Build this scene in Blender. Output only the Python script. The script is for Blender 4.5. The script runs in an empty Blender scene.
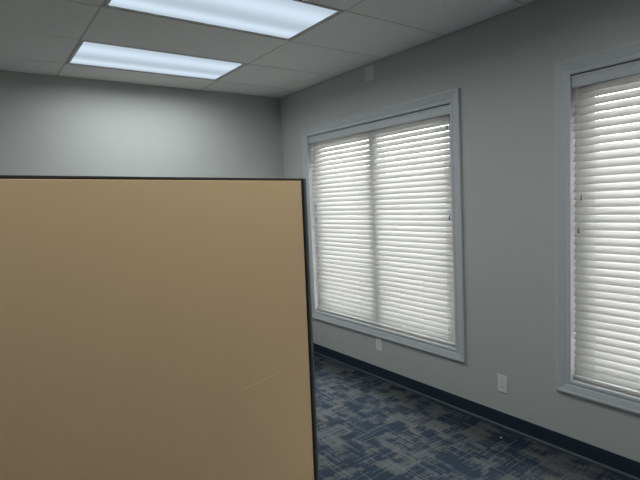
import bpy, bmesh, math, random
from mathutils import Matrix, Vector

random.seed(4)
SC = bpy.context.scene
COL = SC.collection
R = math.radians

# ------------------------------------------------------------------ sizes (metres)
CAM_Z = 1.592
W = 2.8007            # inner face of the window wall
D = 4.4823            # inner face of the back wall
LEFT, REAR = -2.2, -3.3
CEIL = CAM_Z + 1.1036
T = 0.6096            # ceiling module
GX = 1.9018           # long grid line at the right end of the lights
GY = 4.0926           # first cross line from the back wall
WT = 0.17             # wall thickness
OPEN_Z0, OPEN_Z1 = CAM_Z - 1.138, CAM_Z + 0.637
WINDOWS = [(2.228, 4.003), (-0.375, 1.400)]


# ------------------------------------------------------------------ helpers
def link(name, me, m=None, parent=None):
    o = bpy.data.objects.new(name, me)
    COL.objects.link(o)
    if m is not None:
        for k in (m if isinstance(m, (list, tuple)) else [m]):
            me.materials.append(k)
    if parent is not None:
        o.parent = parent
    return o


def obj(name, bm, m, parent=None, smooth=False):
    bmesh.ops.recalc_face_normals(bm, faces=bm.faces)
    me = bpy.data.meshes.new(name)
    bm.to_mesh(me)
    bm.free()
    if smooth:
        for p in me.polygons:
            p.use_smooth = True
    return link(name, me, m, parent)


def empty(name, loc=(0, 0, 0), rot=(0, 0, 0)):
    o = bpy.data.objects.new(name, None)
    o.empty_display_size = 0.1
    o.location = loc
    o.rotation_euler = rot
    COL.objects.link(o)
    return o


def tag(o, label=None, cat=None, group=None, kind=None):
    for k, v in (('label', label), ('category', cat), ('group', group), ('kind', kind)):
        if v:
            o[k] = v
    return o


def add_box(bm, x0, x1, y0, y1, z0, z1, bevel=0.0, seg=2):
    r = bmesh.ops.create_cube(bm, size=1.0)
    vs = r['verts']
    for v in vs:
        v.co = Vector((x0 if v.co.x < 0 else x1, y0 if v.co.y < 0 else y1, z0 if v.co.z < 0 else z1))
    if bevel:
        es = list({e for v in vs for e in v.link_edges})
        bmesh.ops.bevel(bm, geom=es, offset=bevel, segments=seg, profile=0.5, affect='EDGES')
    return bm


def box(x0, x1, y0, y1, z0, z1, bevel=0.0, seg=2):
    return add_box(bmesh.new(), x0, x1, y0, y1, z0, z1, bevel, seg)


def add_tube(bm, pts, rad, n=8):
    """round bar through points; rad may be a list"""
    rads = rad if isinstance(rad, (list, tuple)) else [rad] * len(pts)
    pts = [Vector(p) for p in pts]
    rings = []
    for i, p in enumerate(pts):
        a = pts[max(i - 1, 0)]
        b = pts[min(i + 1, len(pts) - 1)]
        d = (b - a).normalized()
        s = d.cross(Vector((1, 0, 0)))
        if s.length < 1e-3:
            s = d.cross(Vector((0, 1, 0)))
        s.normalize()
        t = d.cross(s)
        rings.append([bm.verts.new(p + rads[i] * (math.cos(2 * math.pi * k / n) * s + math.sin(2 * math.pi * k / n) * t)) for k in range(n)])
    for a, b in zip(rings, rings[1:]):
        for k in range(n):
            bm.faces.new((a[k], a[(k + 1) % n], b[(k + 1) % n], b[k]))
    bm.faces.new(rings[0])
    bm.faces.new(rings[-1])
    return bm


def add_extrude_y(bm, prof, y0, y1):
    """closed (x, z) profile swept along y"""
    a = [bm.verts.new((x, y0, z)) for x, z in prof]
    b = [bm.verts.new((x, y1, z)) for x, z in prof]
    n = len(prof)
    for i in range(n):
        bm.faces.new((a[i], a[(i + 1) % n], b[(i + 1) % n], b[i]))
    bm.faces.new(a)
    bm.faces.new(list(reversed(b)))
    return bm


def add_extrude_x(bm, prof, x0, x1):
    """closed (y, z) profile swept along x"""
    a = [bm.verts.new((x0, y, z)) for y, z in prof]
    b = [bm.verts.new((x1, y, z)) for y, z in prof]
    n = len(prof)
    for i in range(n):
        bm.faces.new((a[i], a[(i + 1) % n], b[(i + 1) % n], b[i]))
    bm.faces.new(a)
    bm.faces.new(list(reversed(b)))
    return bm


# ------------------------------------------------------------------ materials
def mat(name, color=(0.5, 0.5, 0.5), rough=0.6, metal=0.0, spec=0.3):
    m = bpy.data.materials.new(name)
    m.use_nodes = True
    b = m.node_tree.nodes['Principled BSDF']
    b.inputs['Base Color'].default_value = (*color, 1)
    b.inputs['Roughness'].default_value = rough
    b.inputs['Metallic'].default_value = metal
    b.inputs['Specular IOR Level'].default_value = spec
    return m


class N:
    """small node-graph builder"""
    def __init__(s, m):
        s.t = m.node_tree
        s.b = s.t.nodes.get('Principled BSDF')

    def new(s, kind, **kw):
        n = s.t.nodes.new(kind)
        for k, v in kw.items():
            setattr(n, k, v)
        return n

    def put(s, sock, v):
        if isinstance(v, bpy.types.NodeSocket):
            s.t.links.new(v, sock)
        elif v is not None:
            sock.default_value = v

    def math(s, op, a, b=None, c=None, clamp=False):
        n = s.new('ShaderNodeMath', operation=op, use_clamp=clamp)
        for i, v in enumerate((a, b, c)):
            s.put(n.inputs[i], v)
        return n.outputs[0]

    def xyz(s):
        g = s.new('ShaderNodeTexCoord')
        q = s.new('ShaderNodeSeparateXYZ')
        s.t.links.new(g.outputs['Object'], q.inputs[0])
        return g.outputs['Object'], q.outputs[0], q.outputs[1], q.outputs[2]

    def comb(s, x, y, z=0.0):
        n = s.new('ShaderNodeCombineXYZ')
        for i, v in enumerate((x, y, z)):
            s.put(n.inputs[i], v)
        return n.outputs[0]

    def noise(s, vec, scale, detail=2.0, rough=0.5):
        n = s.new('ShaderNodeTexNoise')
        s.put(n.inputs['Vector'], vec)
        n.inputs['Scale'].default_value = scale
        n.inputs['Detail'].default_value = detail
        n.inputs['Roughness'].default_value = rough
        return n.outputs[0]

    def white(s, vec):
        n = s.new('ShaderNodeTexWhiteNoise', noise_dimensions='3D')
        s.put(n.inputs['Vector'], vec)
        return n.outputs['Value']

    def ramp(s, f, lo, hi):
        n = s.new('ShaderNodeMapRange', interpolation_type='SMOOTHSTEP')
        s.put(n.inputs[0], f)
        n.inputs[1].default_value = lo
        n.inputs[2].default_value = hi
        return n.outputs[0]

    def mix(s, f, a, b):
        n = s.new('ShaderNodeMix', data_type='RGBA')
        s.put(n.inputs[0], f)
        for k, v in ((6, a), (7, b)):
            s.put(n.inputs[k], (*v, 1) if isinstance(v, tuple) else v)
        return n.outputs[2]

    def bump(s, h, strength, dist):
        n = s.new('ShaderNodeBump')
        n.inputs['Strength'].default_value = strength
        n.inputs['Distance'].default_value = dist
        s.put(n.inputs['Height'], h)
        s.t.links.new(n.outputs[0], s.b.inputs['Normal'])


# painted wall, faint orange-peel
M_wall = mat('grey wall paint', (0.49, 0.51, 0.495), 0.55, spec=0.25)
n = N(M_wall)
v, *_ = n.xyz()
n.bump(n.noise(v, 160, 3), 0.10, 0.002)

M_wall_bounce = mat('whitened bounce wall paint', (0.78, 0.78, 0.76), 0.55, spec=0.25)  # unseen walls made whiter, so more light bounces to the ceiling
M_casing = mat('white semi gloss trim paint', (0.52, 0.55, 0.565), 0.38, spec=0.4)
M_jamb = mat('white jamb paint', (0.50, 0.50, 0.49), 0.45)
M_vinyl = mat('white vinyl', (0.75, 0.76, 0.76), 0.35)

# mineral fibre ceiling tile: fine fissures and pinholes
M_tile = mat('mineral ceiling tile', (0.58, 0.575, 0.56), 0.9, spec=0.1)
n = N(M_tile)
v, x, y, z = n.xyz()
pin = n.ramp(n.noise(v, 140, 2, 0.6), 0.60, 0.70)
fis = n.ramp(n.noise(v, 45, 4, 0.7), 0.62, 0.70)
dark = n.math('MAXIMUM', pin, fis)
n.put(n.b.inputs['Base Color'], n.mix(n.math('MULTIPLY', dark, 0.7), (0.90, 0.89, 0.87), (0.58, 0.57, 0.555)))
n.bump(dark, 0.25, -0.002)
M_grid = mat('ceiling grid enamel', (0.55, 0.55, 0.54), 0.5)  # greyer than the tiles, standing in for shade in the recesses
M_fixture = mat('fixture enamel', (0.66, 0.66, 0.65), 0.45)

# carpet: navy and grey broken patchwork with fine cross-hatched yarn lines
M_carpet = mat('patchwork carpet', (0.05, 0.06, 0.08), 0.95, spec=0.05)
n = N(M_carpet)
v, x, y, z = n.xyz()


def cells(a, la, b, lb, seed):
    row = n.math('FLOOR', n.math('DIVIDE', b, lb))
    off = n.math('MULTIPLY', n.white(n.comb(row, seed, 0.5)), 9.0)
    colm = n.math('FLOOR', n.math('ADD', n.math('DIVIDE', a, la), off))
    return n.white(n.comb(colm, row, seed + 0.37))


jx = n.math('ADD', x, n.math('MULTIPLY', n.math('SUBTRACT', n.noise(n.comb(n.math('MULTIPLY', x, 8.0), n.math('MULTIPLY', y, 160.0)), 1.0, 2), 0.5), 0.035))
jy = n.math('ADD', y, n.math('MULTIPLY', n.math('SUBTRACT', n.noise(n.comb(n.math('MULTIPLY', x, 160.0), n.math('MULTIPLY', y, 8.0), 4.0), 1.0, 2), 0.5), 0.035))
big = cells(jx, 0.135, jy, 0.080, 1.0)
mid = cells(jy, 0.105, jx, 0.052, 2.0)
sm = cells(jx, 0.055, jy, 0.020, 3.0)
hx = n.white(n.comb(n.math('FLOOR', n.math('DIVIDE', x, 0.0075)), n.math('FLOOR', n.math('DIVIDE', jy, 0.16)), 5.0))
hy = n.white(n.comb(n.math('FLOOR', n.math('DIVIDE', jx, 0.16)), n.math('FLOOR', n.math('DIVIDE', y, 0.0075)), 6.0))
f = n.math('MULTIPLY', big, 0.46)
f = n.math('ADD', f, n.math('MULTIPLY', mid, 0.34))
f = n.math('ADD', f, n.math('MULTIPLY', sm, 0.16))
f = n.math('ADD', f, n.math('MULTIPLY', n.math('SUBTRACT', hx, 0.5), 0.16))
f = n.math('ADD', f, n.math('MULTIPLY', n.math('SUBTRACT', hy, 0.5), 0.16))
f = n.math('ADD', f, n.math('MULTIPLY', n.math('SUBTRACT', n.noise(n.comb(x, y), 55.0, 3, 0.7), 0.5), 0.55))
g = n.ramp(f, 0.36, 0.66)
c = n.mix(g, (0.018, 0.028, 0.042), (0.078, 0.083, 0.084))
lines = n.math('MAXIMUM', n.math('GREATER_THAN', hx, 0.93), n.math('GREATER_THAN', hy, 0.93))
c = n.mix(n.math('MULTIPLY', lines, 0.36), c, (0.13, 0.145, 0.16))
yarn = n.noise(v, 420, 2)
c = n.mix(n.math('MULTIPLY', yarn, 0.35), c, (0.02, 0.025, 0.035))
n.put(n.b.inputs['Base Color'], c)
n.bump(yarn, 0.5, 0.004)

M_base = mat('navy rubber base', (0.018, 0.033, 0.050), 0.45, spec=0.4)

M_toe_highlight = mat('painted toe highlight', (0.12, 0.125, 0.125), 0.5)  # lighter grey that paints in the highlight along the base's toe

# tan panel fabric: fine weave and two faint pale scuffs low on the right
M_fabric = mat('tan panel fabric', (0.47, 0.36, 0.235), 0.9, spec=0.08)
n = N(M_fabric)
v, x, y, z = n.xyz()
wv = n.math('MULTIPLY', n.math('SINE', n.math('MULTIPLY', x, 2600.0)), n.math('SINE', n.math('MULTIPLY', z, 2600.0)))
mott = n.noise(v, 6.0, 3)
c = n.mix(mott, (0.570, 0.408, 0.240), (0.600, 0.430, 0.255))


def scuff(x0, z0, x1, z1, wd):
    L = math.hypot(x1 - x0, z1 - z0)
    ux, uz = (x1 - x0) / L, (z1 - z0) / L
    dx, dz = n.math('SUBTRACT', x, x0), n.math('SUBTRACT', z, z0)
    along = n.math('ADD', n.math('MULTIPLY', dx, ux), n.math('MULTIPLY', dz, uz))
    across = n.math('ABSOLUTE', n.math('SUBTRACT', n.math('MULTIPLY', dx, uz), n.math('MULTIPLY', dz, ux)))
    a = n.math('SUBTRACT', 1.0, n.ramp(across, 0.0, wd))
    e = n.math('MULTIPLY', n.ramp(along, 0.0, L * 0.45), n.math('SUBTRACT', 1.0, n.ramp(along, L * 0.7, L)))
    return n.math('MULTIPLY', a, e)


sc1 = scuff(-0.446, 0.925, -0.145, 0.942, 0.0035)
sc2 = scuff(-0.520, 0.860, -0.150, 0.869, 0.0030)
s = n.math('ADD', n.math('MULTIPLY', sc1, 0.32), n.math('MULTIPLY', sc2, 0.18))
c = n.mix(s, c, (0.80, 0.70, 0.55))
n.put(n.b.inputs['Base Color'], c)
n.bump(wv, 0.08, 0.0006)

M_post = mat('charcoal metal trim', (0.115, 0.122, 0.130), 0.35, metal=0.3, spec=0.5)
M_cap = mat('black metal cap', (0.035, 0.034, 0.033), 0.5, spec=0.3)
M_gap = mat('black reveal', (0.008, 0.008, 0.009), 0.8)
M_plate = mat('white nylon wall plate', (0.76, 0.77, 0.75), 0.35, spec=0.4)
M_greyplate = mat('painted over wall plate', (0.66, 0.67, 0.66), 0.5, spec=0.3)
M_slot = mat('dark slot', (0.05, 0.05, 0.05), 0.7)
M_screw = mat('screw metal', (0.55, 0.55, 0.54), 0.35, metal=0.8)
M_cord = mat('off white cord', (0.80, 0.77, 0.70), 0.8)
M_tassel = mat('grey plastic tassel', (0.30, 0.29, 0.27), 0.5)
M_scrap = mat('white paper scrap', (0.85, 0.85, 0.85), 0.8)
M_concrete = mat('pale concrete', (0.45, 0.44, 0.42), 0.9)

# blind slats let daylight through
M_slat = bpy.data.materials.new('white translucent slat')
M_slat.use_nodes = True
t = M_slat.node_tree
t.nodes.clear()
o_ = t.nodes.new('ShaderNodeOutputMaterial')
d_ = t.nodes.new('ShaderNodeBsdfDiffuse')
d_.inputs[0].default_value = (0.555, 0.555, 0.55, 1)
r_ = t.nodes.new('ShaderNodeBsdfTranslucent')
r_.inputs[0].default_value = (0.78, 0.77, 0.75, 1)
x_ = t.nodes.new('ShaderNodeMixShader')
x_.inputs[0].default_value = 0.20
t.links.new(d_.outputs[0], x_.inputs[1])
t.links.new(r_.outputs[0], x_.inputs[2])
t.links.new(x_.outputs[0], o_.inputs[0])

# clear window glass
M_glass = bpy.data.materials.new('window glass')
M_glass.use_nodes = True
t = M_glass.node_tree
t.nodes.clear()
o_ = t.nodes.new('ShaderNodeOutputMaterial')
a_ = t.nodes.new('ShaderNodeBsdfTransparent')
a_.inputs[0].default_value = (0.93, 0.96, 0.95, 1)
g_ = t.nodes.new('ShaderNodeBsdfGlossy')
g_.inputs['Roughness'].default_value = 0.02
f_ = t.nodes.new('ShaderNodeFresnel')
x_ = t.nodes.new('ShaderNodeMixShader')
t.links.new(f_.outputs[0], x_.inputs[0])
t.links.new(a_.outputs[0], x_.inputs[1])
t.links.new(g_.outputs[0], x_.inputs[2])
t.links.new(x_.outputs[0], o_.inputs[0])

# prismatic lens over two tubes: brighter along each tube
LENS = 0.90
M_lens = bpy.data.materials.new('lit prismatic lens')
M_lens.use_nodes = True
t = M_lens.node_tree
t.nodes.remove(t.nodes['Principled BSDF'])
n = N(M_lens)
v, x, y, z = n.xyz()


def tube_glow(c0, wd):
    q = n.math('DIVIDE', n.math('SUBTRACT', y, c0), wd)
    return n.math('EXPONENT', n.math('MULTIPLY', n.math('MULTIPLY', q, q), -1.0))


gl = n.math('ADD', tube_glow(0.19, 0.07), tube_glow(-0.11, 0.12), clamp=True)
pr = n.math('MULTIPLY', n.math('MULTIPLY', n.math('SINE', n.math('MULTIPLY', x, 900.0)), n.math('SINE', n.math('MULTIPLY', y, 900.0))), 0.03)
st = n.math('ADD', n.math('ADD', n.math('MULTIPLY', gl, 0.36), 0.66), pr)
em = n.new('ShaderNodeEmission')
em.inputs[0].default_value = (0.72, 0.86, 1.0, 1)
n.put(em.inputs[1], n.math('MULTIPLY', st, LENS))
t.links.new(em.outputs[0], t.nodes['Material Output'].inputs[0])


# ------------------------------------------------------------------ room shell
def struct(name, bm, m, parent=None, smooth=False):
    o = obj(name, bm, m, parent, smooth)
    if parent is None:
        o['kind'] = 'structure'
    return o


struct('floor', box(LEFT - WT, W + WT, REAR - WT, D + WT, -0.12, 0.0), M_carpet)
struct('wall_back', box(LEFT - WT, W + WT, D, D + WT, 0, CEIL + 0.25), M_wall)
struct('wall_left', box(LEFT - WT, LEFT, REAR, D, 0, CEIL + 0.25), M_wall_bounce)
struct('wall_front', box(LEFT - WT, W + WT, REAR - WT, REAR, 0, CEIL + 0.25), M_wall_bounce)

# window wall with its two openings
bm = bmesh.new()
ys = sorted([REAR, D] + [q for w in WINDOWS for q in w])
zs = [0, OPEN_Z0, OPEN_Z1, CEIL + 0.25]


def solid(i, j):
    if i < 0 or j < 0 or i >= len(ys) - 1 or j >= 3:
        return False
    mid_y = (ys[i] + ys[i + 1]) / 2
    return not (j == 1 and any(a < mid_y < b for a, b in WINDOWS))


def quad(*p):
    bm.faces.new([bm.verts.new(q) for q in p])


for i in range(len(ys) - 1):
    for j in range(3):
        if not solid(i, j):
            continue
        y0, y1, z0, z1 = ys[i], ys[i + 1], zs[j], zs[j + 1]
        for X in (W, W + WT):
            quad((X, y0, z0), (X, y1, z0), (X, y1, z1), (X, y0, z1))
        for di, dj, p in ((-1, 0, ((y0, z0), (y0, z1))), (1, 0, ((y1, z0), (y1, z1))), (0, -1, ((y0, z0), (y1, z0))), (0, 1, ((y0, z1), (y1, z1)))):
            if not solid(i + di, j + dj):
                (a, b), (c_, d) = p
                quad((W, a, b), (W, c_, d), (W + WT, c_, d), (W + WT, a, b))
bmesh.ops.remove_doubles(bm, verts=bm.verts, dist=1e-5)
struct('wall_right', bm, M_wall)

# ceiling: lay-in tiles on a grid
xl = []
k = GX - 2 * T * 5
while k < W:
    if k > LEFT:
        xl.append(k)
    k += 2 * T
yl = []
k = GY
while k > REAR:
    yl.append(k)
    k -= T
yl = sorted(yl)
LIGHTS = [(GX - T, GY - T * 0.5), (GX - T, GY - T * 2.5), (GX - T, GY - T * 5.5), (GX - 3 * T, GY - T * 5.5)]
bm = bmesh.new()
xb = [LEFT] + xl + [W]
yb = [REAR] + yl + [D]
for i in range(len(xb) - 1):
    for j in range(len(yb) - 1):
        cx, cy = (xb[i] + xb[i + 1]) / 2, (yb[j] + yb[j + 1]) / 2
        if any(abs(cx - a) < 0.1 and abs(cy - b) < 0.1 for a, b in LIGHTS):
            continue
        q = 0.0060
        add_box(bm, xb[i] + q, xb[i + 1] - q, yb[j] + q, yb[j + 1] - q, CEIL - 0.002, CEIL + 0.016)
ceil_o = struct('ceiling', bm, M_tile)
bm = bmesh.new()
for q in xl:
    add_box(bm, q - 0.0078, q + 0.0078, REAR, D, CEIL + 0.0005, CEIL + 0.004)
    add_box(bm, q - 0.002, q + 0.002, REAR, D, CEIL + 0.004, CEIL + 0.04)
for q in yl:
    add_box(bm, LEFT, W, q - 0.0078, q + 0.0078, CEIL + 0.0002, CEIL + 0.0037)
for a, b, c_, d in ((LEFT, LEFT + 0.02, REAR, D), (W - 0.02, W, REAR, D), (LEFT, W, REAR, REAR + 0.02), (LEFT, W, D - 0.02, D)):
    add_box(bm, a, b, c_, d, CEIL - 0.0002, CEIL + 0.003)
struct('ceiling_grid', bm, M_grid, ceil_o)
add = box(LEFT - WT, W + WT, REAR - WT, D + WT, CEIL + 0.25, CEIL + 0.33)
struct('ceiling_deck', add, M_concrete, ceil_o)

# rubber cove base
H = 0.1035
prof = [(0, 0), (0.019, 0), (0.0195, 0.003), (0.011, 0.006), (0.0070, 0.010), (0.0045, 0.018), (0.003, H - 0.002), (0.001, H), (0, H)]
bb = struct('baseboard_right', add_extrude_y(bmesh.new(), [(W - a, b) for a, b in prof], REAR, D), M_base)
obj('toe_highlight', add_extrude_y(bmesh.new(), [(W - a, b) for a, b in ((0.0072, 0.009), (0.0084, 0.010), (0.0062, 0.0165), (0.0050, 0.0155))], REAR, D - 0.013), M_toe_highlight, bb)  # thin strip in place of the highlight on the cove's bend
struct('baseboard_back', add_extrude_x(bmesh.new(), [(D - a, b) for a, b in prof], LEFT, W - 0.0195), M_base)
struct('baseboard_left', add_extrude_y(bmesh.new(), [(LEFT + a, b) for a, b in prof], REAR, D - 0.0195), M_base)

# pavement outside the windows
tag(struct('exterior_pavement', box(W + WT + 0.02, W + 40, -40, 45, -0.35, -0.2), M_concrete), kind='structure')


# ------------------------------------------------------------------ windows
CASING = [(-0.006, 0.0), (-0.006, 0.009), (-0.001, 0.0115), (0.012, 0.0125), (0.017, 0.0085), (0.021, 0.0085), (0.030, 0.012), (0.052, 0.0165),
          (0.060, 0.0175), (0.064, 0.020), (0.075, 0.020), (0.080, 0.0175), (0.080, 0.0)]


def window(idx, y0, y1):
    w = empty('window_%d' % idx, (W, (y0 + y1) / 2, OPEN_Z0))
    tag(w, kind='structure')
    inv = Matrix.Translation(-w.location)

    def part(name, bm, m, par=w):
        bm.transform(inv)
        return obj(name, bm, m, par)
    # mitred casing
    bm = bmesh.new()
    loops = []
    for off, pr_ in CASING:
        x = W - pr_
        loops.append([bm.verts.new((x, a, b)) for a, b in ((y0 - off, OPEN_Z0 - off), (y1 + off, OPEN_Z0 - off), (y1 + off, OPEN_Z1 + off), (y0 - off, OPEN_Z1 + off))])
    for A, B in zip(loops, loops[1:]):
        for k in range(4):
            bm.faces.new((A[k], A[(k + 1) % 4], B[(k + 1) % 4], B[k]))
    part('casing', bm, M_casing)
    # jamb lining
    bm = bmesh.new()
    t_ = 0.006
    add_box(bm, W + 0.0, W + WT, y0, y0 + t_, OPEN_Z0, OPEN_Z1)
    add_box(bm, W + 0.0, W + WT, y1 - t_, y1, OPEN_Z0, OPEN_Z1)
    add_box(bm, W + 0.0, W + WT, y0, y1, OPEN_Z0, OPEN_Z0 + t_)
    add_box(bm, W + 0.0, W + WT, y0, y1, OPEN_Z1 - t_, OPEN_Z1)
    part('jamb', bm, M_jamb)
    # vinyl frame with a central mullion
    xa, xb_ = W + 0.088, W + 0.150
    a, b, c_, d = y0 + t_, y1 - t_, OPEN_Z0 + t_, OPEN_Z1 - t_
    fr = 0.09
    bm = bmesh.new()
    add_box(bm, xa, xb_, a, a + fr, c_, d, 0.004)
    add_box(bm, xa, xb_, b - fr, b, c_, d, 0.004)
    add_box(bm, xa, xb_, a + fr, b - fr, c_, c_ + fr, 0.004)
    add_box(bm, xa, xb_, a + fr, b - fr, d - fr, d, 0.004)
    part('window_frame', bm, M_vinyl)
    m_ = (y0 + y1) / 2
    part('mullion', box(xa - 0.026, xb_ + 0.004, m_ - 0.052, m_ + 0.052, c_ + fr, d - fr, 0.004), M_vinyl)
    for p, q in ((a + fr, m_ - 0.052), (m_ + 0.052, b - fr)):
        bm = bmesh.new()
        X = W + 0.12
        bm.faces.new([bm.verts.new(k) for k in ((X, p, c_ + fr), (X, q, c_ + fr), (X, q, d - fr), (X, p, d - fr))])
        part('pane', bm, M_glass)


# ------------------------------------------------------------------ blinds
XS = 0.036                    # slat centre line behind the wall face
TILT = R(58)
SW = 0.0508


def slat_profile(zc):
    """thin crowned strip, room edge low; (x, z) pairs"""
    top, bot = [], []
    for k in range(7):
        u = -0.5 + k / 6
        bow = 0.0016 * (1 - (2 * u) ** 2)
        s_ = u * SW
        # along-direction: from outer top (-) to room bottom (+)
        ax, az = -math.cos(TILT), -math.sin(TILT)
        nx, nz = -math.sin(TILT), math.cos(TILT)
        for lst, h in ((top, bow + 0.00125), (bot, bow - 0.00125)):
            lst.append((XS + ax * s_ + nx * h, zc + az * s_ + nz * h))
    return top + bot[::-1]


def blind(y0, y1, ladders, lift_y, tilt_y, label):
    """local frame: x outwards from the wall face, y along the wall, z from the opening's sill"""
    b = empty('window_blind', (W, 0, OPEN_Z0))
    tag(b, label, 'blind', 'white slatted window blinds')
    H_ = OPEN_Z1 - OPEN_Z0
    e0, e1 = y0 + 0.0075, y1 - 0.0075
    zed = lambda zz: zz + CAM_Z - OPEN_Z0
    half = SW / 2 * math.sin(TILT)
    edges = [0.5262] + [0.4907 - 0.0431 * k for k in range(38)]
    bm = bmesh.new()
    for i, e in enumerate(edges):
        j = random.uniform(-0.0003, 0.0003)
        add_extrude_y(bm, slat_profile(zed(e) + half + j), e0 + random.uniform(0, 0.002), e1 - random.uniform(0, 0.002))
    obj('slat_panel', bm, M_slat, b)
    # bottom rail
    obj('bottom_rail', box(XS - 0.026, XS + 0.026, e0, e1, 0.012, 0.032, 0.004), M_slat, b)
    # steel box behind, moulded valance in front
    obj('headrail', box(0.014, 0.066, e0, e1, H_ - 0.062, H_ - 0.008, 0.002), M_vinyl, b)
    vp = [(0.009, 0.0), (0.004, 0.003), (0.003, 0.010), (0.004, 0.052), (0.001, 0.058), (0.001, 0.066), (0.011, 0.066), (0.011, 0.0)]
    obj('valance', add_extrude_y(bmesh.new(), [(a, zed(0.5575) + q) for a, q in vp], y0 + 0.008, y1 - 0.008), M_casing, b)
    # ladder cords with a rung at every slat
    for q in ladders:
        bm = bmesh.new()
        for xx in (XS - 0.0155, XS + 0.0155):
            add_tube(bm, [(xx, q, 0.02), (xx, q, H_ - 0.05)], 0.0008, 5)
        for e in edges:
            zc = zed(e) + half
            add_tube(bm, [(XS - 0.0155, q, zc - half - 0.004), (XS + 0.0155, q, zc + half - 0.004)], 0.0006, 4)
            add_box(bm, XS - 0.0172, XS - 0.0142, q - 0.0017, q + 0.0017, zc - half - 0.0022, zc - half + 0.0022)
        obj('ladder_cord', bm, M_cord, b)

    def cord(name, y_top, y_low, z_low):
        xx = XS - 0.0245
        top = H_ - 0.07
        zl = zed(z_low)
        pts = [(XS - 0.018, y_top, top + 0.02), (xx, y_top + (y_low - y_top) * 0.15, top - 0.06), (xx, (y_top * 0.4 + y_low * 0.6), (top + zl) / 2), (xx, y_low, zl + 0.012)]
        cd = obj(name, add_tube(bmesh.new(), pts, 0.0011, 6), M_cord, b)
        tb = add_tube(bmesh.new(), [(xx, y_low, zl + 0.018), (xx, y_low, zl + 0.014), (xx, y_low, zl - 0.006), (xx, y_low, zl - 0.016), (xx, y_low, zl - 0.018)],
                      [0.002, 0.0035, 0.0058, 0.0062, 0.004], 12)
        obj('tassel', tb, M_tassel, cd, True)
    for yt, yl_, zl in lift_y:
        cord('lift_cord', yt, yl_, zl)
    for yt, yl_, zl in tilt_y:
        cord('tilt_cord', yt, yl_, zl)
    return b


LAD = [-0.80, -0.535, -0.27, -0.03, 0.20, 0.465, 0.725]
window(1, *WINDOWS[0])
window(2, *WINDOWS[1])
c1, c2 = (sum(WINDOWS[0]) / 2, sum(WINDOWS[1]) / 2)
blind(*WINDOWS[0], [c1 + 0.725, c1 + 0.465, c1 + 0.20, c1 - 0.03, c1 - 0.30, c1 - 0.565, c1 - 0.80],
      [(3.955, 3.941, -0.062), (3.945, 3.930, -0.19)], [(2.285, 2.278, 0.479), (2.268, 2.275, -0.17)],
      'white slatted blind lowered over the window nearer the corner, behind the tan panel')
blind(*WINDOWS[1], [c2 + 0.762, c2 + 0.50, c2 + 0.24, c2 - 0.03, c2 - 0.30, c2 - 0.565, c2 - 0.80],
      [(1.365, 1.344, -0.055), (1.372, 1.359, -0.243)], [(-0.32, -0.318, 0.45), (-0.335, -0.330, -0.17)],
      'white slatted blind over the window cut off by the right photo edge')


# ------------------------------------------------------------------ ceiling lights
def ceiling_light(cx, cy, label, power):
    t_ = empty('ceiling_light', (cx, cy, CEIL))
    tag(t_, label, 'ceiling light', 'recessed fluorescent ceiling lights')
    hx_, hy_ = T - 0.012, T / 2 - 0.012
    f_ = 0.018
    bm = bmesh.new()
    z0, z1 = -0.001, 0.010
    add_box(bm, -hx_, hx_, -hy_, -hy_ + f_, z0, z1, 0.0015, 1)
    add_box(bm, -hx_, hx_, hy_ - f_, hy_, z0, z1, 0.0015, 1)
    add_box(bm, -hx_, -hx_ + f_, -hy_ + f_, hy_ - f_, z0, z1, 0.0015, 1)
    add_box(bm, hx_ - f_, hx_, -hy_ + f_, hy_ - f_, z0, z1, 0.0015, 1)
    obj('door_frame', bm, M_fixture, t_)
    obj('diffuser', box(-hx_ + f_, hx_ - f_, -hy_ + f_, hy_ - f_, 0.002, 0.006), M_lens, t_)
    bm = box(-hx_, hx_, -hy_, hy_, 0.012, 0.11)
    obj('housing', bm, M_fixture, t_)
    li = bpy.data.lights.new('tube_light', 'AREA')
    li.shape = 'RECTANGLE'
    li.size, li.size_y = 2 * (hx_ - f_), 2 * (hy_ - f_)
    li.energy = power
    li.color = (0.97, 1.0, 0.985)
    li.spread = R(168)
    lo = bpy.data.objects.new('tube_light', li)
    lo.location = (0, 0, -0.004)
    COL.objects.link(lo)
    lo.parent = t_


SKY = 23.5
ceiling_light(*LIGHTS[0], 'lit rectangular ceiling light nearest the back wall', 14.5)
ceiling_light(*LIGHTS[1], 'lit rectangular ceiling light cut off by the top edge of the photo', 8.8)
ceiling_light(*LIGHTS[2], 'unseen rectangular ceiling light added above the camera to light the room', 12.5)  # unseen fixture, added to raise the light in the room
ceiling_light(*LIGHTS[3], 'unseen rectangular ceiling light added above and left of the camera to light the room', 7.0)  # second unseen fixture, added to brighten the panel's upper left


# ------------------------------------------------------------------ partition panel
PW, PH, PT = 1.22, 1.679, 0.044
YAW, LEAN = R(11.3), R(0.45)
rot = Matrix.Rotation(YAW, 4, 'Z') @ Matrix.Rotation(LEAN, 4, 'Y')
corner = Vector((1.104, 1.600, CAM_Z + 0.0872))
org = corner - (rot @ Vector((0, -PT / 2, PH)))
pp = empty('partition_panel', org, rot.to_euler())
tag(pp, 'tan fabric office partition panel with dark metal edge standing in front of windows', 'partition')
post, gap, toptrim = 0.0135, 0.0140, 0.0075
for side in (0, 1):
    x0, x1 = (-post, 0) if side == 0 else (-PW, -PW + post)
    bm = bmesh.new()
    add_box(bm, x0, x1, -PT / 2, PT / 2, 0.03, PH, 0.0015, 2)
    add_box(bm, x0 + 0.004, x1 - 0.004, -PT / 2 - 0.0016, PT / 2 + 0.0016, 0.03, PH - 0.004, 0.0012, 2)
    obj('edge_post', bm, M_post, pp)
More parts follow.
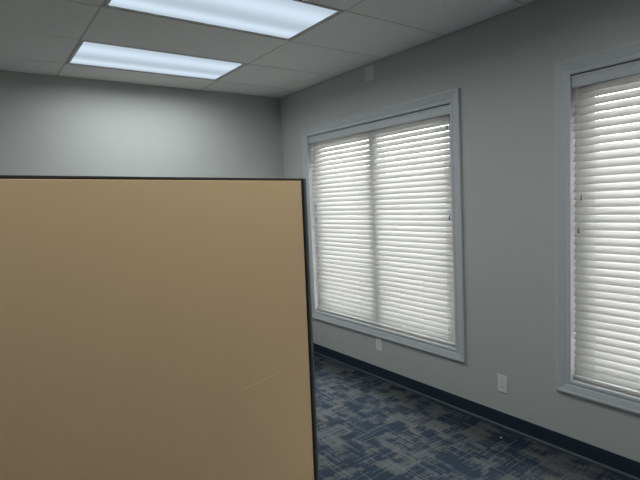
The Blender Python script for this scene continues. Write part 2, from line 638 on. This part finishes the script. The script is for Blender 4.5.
obj('top_trim', box(-PW + post, -post, -PT / 2 + 0.002, PT / 2 - 0.002, PH - toptrim, PH - 0.0005, 0.0012, 2), M_cap, pp)
obj('base_trim', box(-PW + post, -post, -PT / 2, PT / 2, 0.03, 0.11, 0.003, 2), M_post, pp)
obj('core', box(-PW + post, -post, -PT / 2 + 0.010, PT / 2 - 0.010, 0.11, PH - toptrim), M_gap, pp)
for s_ in (-1, 1):
    ya, yb_ = sorted((s_ * (PT / 2 - 0.010), s_ * (PT / 2 - 0.001)))
    obj('fabric_face', box(-PW + post + gap, -post - gap, ya, yb_, 0.112, PH - toptrim - 0.002, 0.003, 3), M_fabric, pp)
for q, hgt in ((-0.06, 0.0), (-PW + 0.06, -PW * math.sin(LEAN) * 0.95)):
    bm = bmesh.new()
    add_tube(bm, [(q, 0, hgt + 0.001), (q, 0, hgt + 0.008), (q, 0, hgt + 0.009), (q, 0, 0.032)], [0.018, 0.018, 0.006, 0.006], 16)
    obj('levelling_foot', bm, M_post, pp)


# ------------------------------------------------------------------ wall plates
def outlet(yc, zc, label):
    o = empty('wall_outlet', (W, yc, zc))
    tag(o, label, 'outlet', 'duplex wall outlets')
    obj('cover_plate', box(-0.0055, 0.0, -0.036, 0.036, -0.0585, 0.0585, 0.0025, 2), M_plate, o)
    for s_ in (-1, 1):
        bm = bmesh.new()
        zc_ = s_ * 0.0195
        pr = []
        for k in range(24):
            a = 2 * math.pi * k / 24
            pr.append((max(-0.0135, min(0.0135, 0.0172 * math.cos(a))), 0.0142 * math.sin(a)))
        A = [bm.verts.new((-0.0055, y, zc_ + z)) for y, z in pr]
        B = [bm.verts.new((-0.0072, y * 0.97, zc_ + z * 0.97)) for y, z in pr]
        for k in range(24):
            bm.faces.new((A[k], A[(k + 1) % 24], B[(k + 1) % 24], B[k]))
        bm.faces.new(B)
        rc = obj('receptacle', bm, M_plate, o)
        bm = bmesh.new()
        add_box(bm, -0.0076, -0.0070, -0.0075, -0.0053, zc_ - 0.001, zc_ + 0.007)
        add_box(bm, -0.0076, -0.0070, 0.0053, 0.0075, zc_ - 0.001, zc_ + 0.007)
        add_tube(bm, [(-0.0070, 0, zc_ - 0.0065), (-0.0076, 0, zc_ - 0.0065)], 0.0026, 10)
        obj('slot', bm, M_slot, rc)
    bm = bmesh.new()
    add_tube(bm, [(-0.0054, 0, 0), (-0.0066, 0, 0), (-0.0070, 0, 0)], [0.0035, 0.0035, 0.0022], 12)
    obj('screw', bm, M_screw, o)


outlet((1.8909 + 1.8178) / 2, CAM_Z - 1.2884, 'white wall outlet between the two windows, above the dark blue base')
outlet((3.1014 + 3.0251) / 2, CAM_Z - 1.2778, 'white wall outlet directly beneath the window nearer the corner')

o = empty('wall_plate', (W, 3.0496, CAM_Z + 1.0254))
tag(o, 'small square pale blank plate on the wall just under the ceiling', 'wall plate')
obj('cover', box(-0.006, 0.0, -0.0585, 0.0585, -0.0585, 0.0585, 0.0025, 2), M_greyplate, o)
for a in (-0.023, 0.023):
    for b_ in (-0.042, 0.042):
        bm = bmesh.new()
        add_tube(bm, [(-0.0058, a, b_), (-0.0068, a, b_), (-0.0072, a, b_)], [0.0035, 0.0035, 0.0022], 12)
        obj('screw', bm, M_screw, o)

# scrap of paper on the carpet
bm = bmesh.new()
pts = [(-0.006, -0.004, 0.001), (0.005, -0.005, 0.003), (0.007, 0.003, 0.001), (-0.002, 0.006, 0.004), (0.0, 0.0, 0.007)]
vs = [bm.verts.new(p) for p in pts]
for a, b_, c_ in ((0, 1, 4), (1, 2, 4), (2, 3, 4), (3, 0, 4)):
    bm.faces.new((vs[a], vs[b_], vs[c_]))
bm.faces.new((vs[3], vs[2], vs[1], vs[0]))
o = obj('paper_scrap', bm, M_scrap)
o.location = (2.66, 1.78, 0.0)
tag(o, 'tiny white scrap lying on the patterned carpet near the dark blue base', 'scrap')

# ------------------------------------------------------------------ daylight outside
wd = bpy.data.worlds.new('overcast sky')
SC.world = wd
wd.use_nodes = True
bg = wd.node_tree.nodes['Background']
bg.inputs[0].default_value = (1.0, 0.99, 0.98, 1)
n = N(wd)
q = n.new('ShaderNodeTexCoord')
z_ = n.new('ShaderNodeSeparateXYZ')
n.put(z_.inputs[0], q.outputs['Generated'])
cie = n.math('DIVIDE', n.math('ADD', 1.0, n.math('MULTIPLY', n.math('MAXIMUM', z_.outputs[2], 0.0), 2.0)), 3.0)   # overcast: zenith three times the horizon
n.put(bg.inputs[1], n.math('MULTIPLY', cie, SKY))

# ------------------------------------------------------------------ camera
yaw, pitch, roll, F = 0.6265, -0.0835, -0.0471, 482.3
fw = Vector((math.sin(yaw) * math.cos(pitch), math.cos(yaw) * math.cos(pitch), math.sin(pitch)))
rt = Vector((math.cos(yaw), -math.sin(yaw), 0))
up = rt.cross(fw)
rt2 = math.cos(roll) * rt + math.sin(roll) * up
up2 = -math.sin(roll) * rt + math.cos(roll) * up
cam = bpy.data.cameras.new('camera')
cam.sensor_width = 36.0
cam.lens = F / 640 * 36.0
cam.clip_start = 0.02
co = bpy.data.objects.new('camera', cam)
co.matrix_world = Matrix(((rt2.x, up2.x, -fw.x, 0), (rt2.y, up2.y, -fw.y, 0), (rt2.z, up2.z, -fw.z, CAM_Z), (0, 0, 0, 1)))
COL.objects.link(co)
SC.camera = co

SC.view_settings.view_transform = 'Standard'
SC.view_settings.look = 'None'
SC.view_settings.exposure = 0.0
SC.view_settings.gamma = 1.0
SC.view_settings.use_curve_mapping = False
SC.cycles.max_bounces = 12
SC.cycles.diffuse_bounces = 8
SC.cycles.transparent_max_bounces = 12
SC.cycles.caustics_reflective = False
SC.cycles.caustics_refractive = False
SC.cycles.sample_clamp_indirect = 8.0
SC.cycles.use_denoising = True
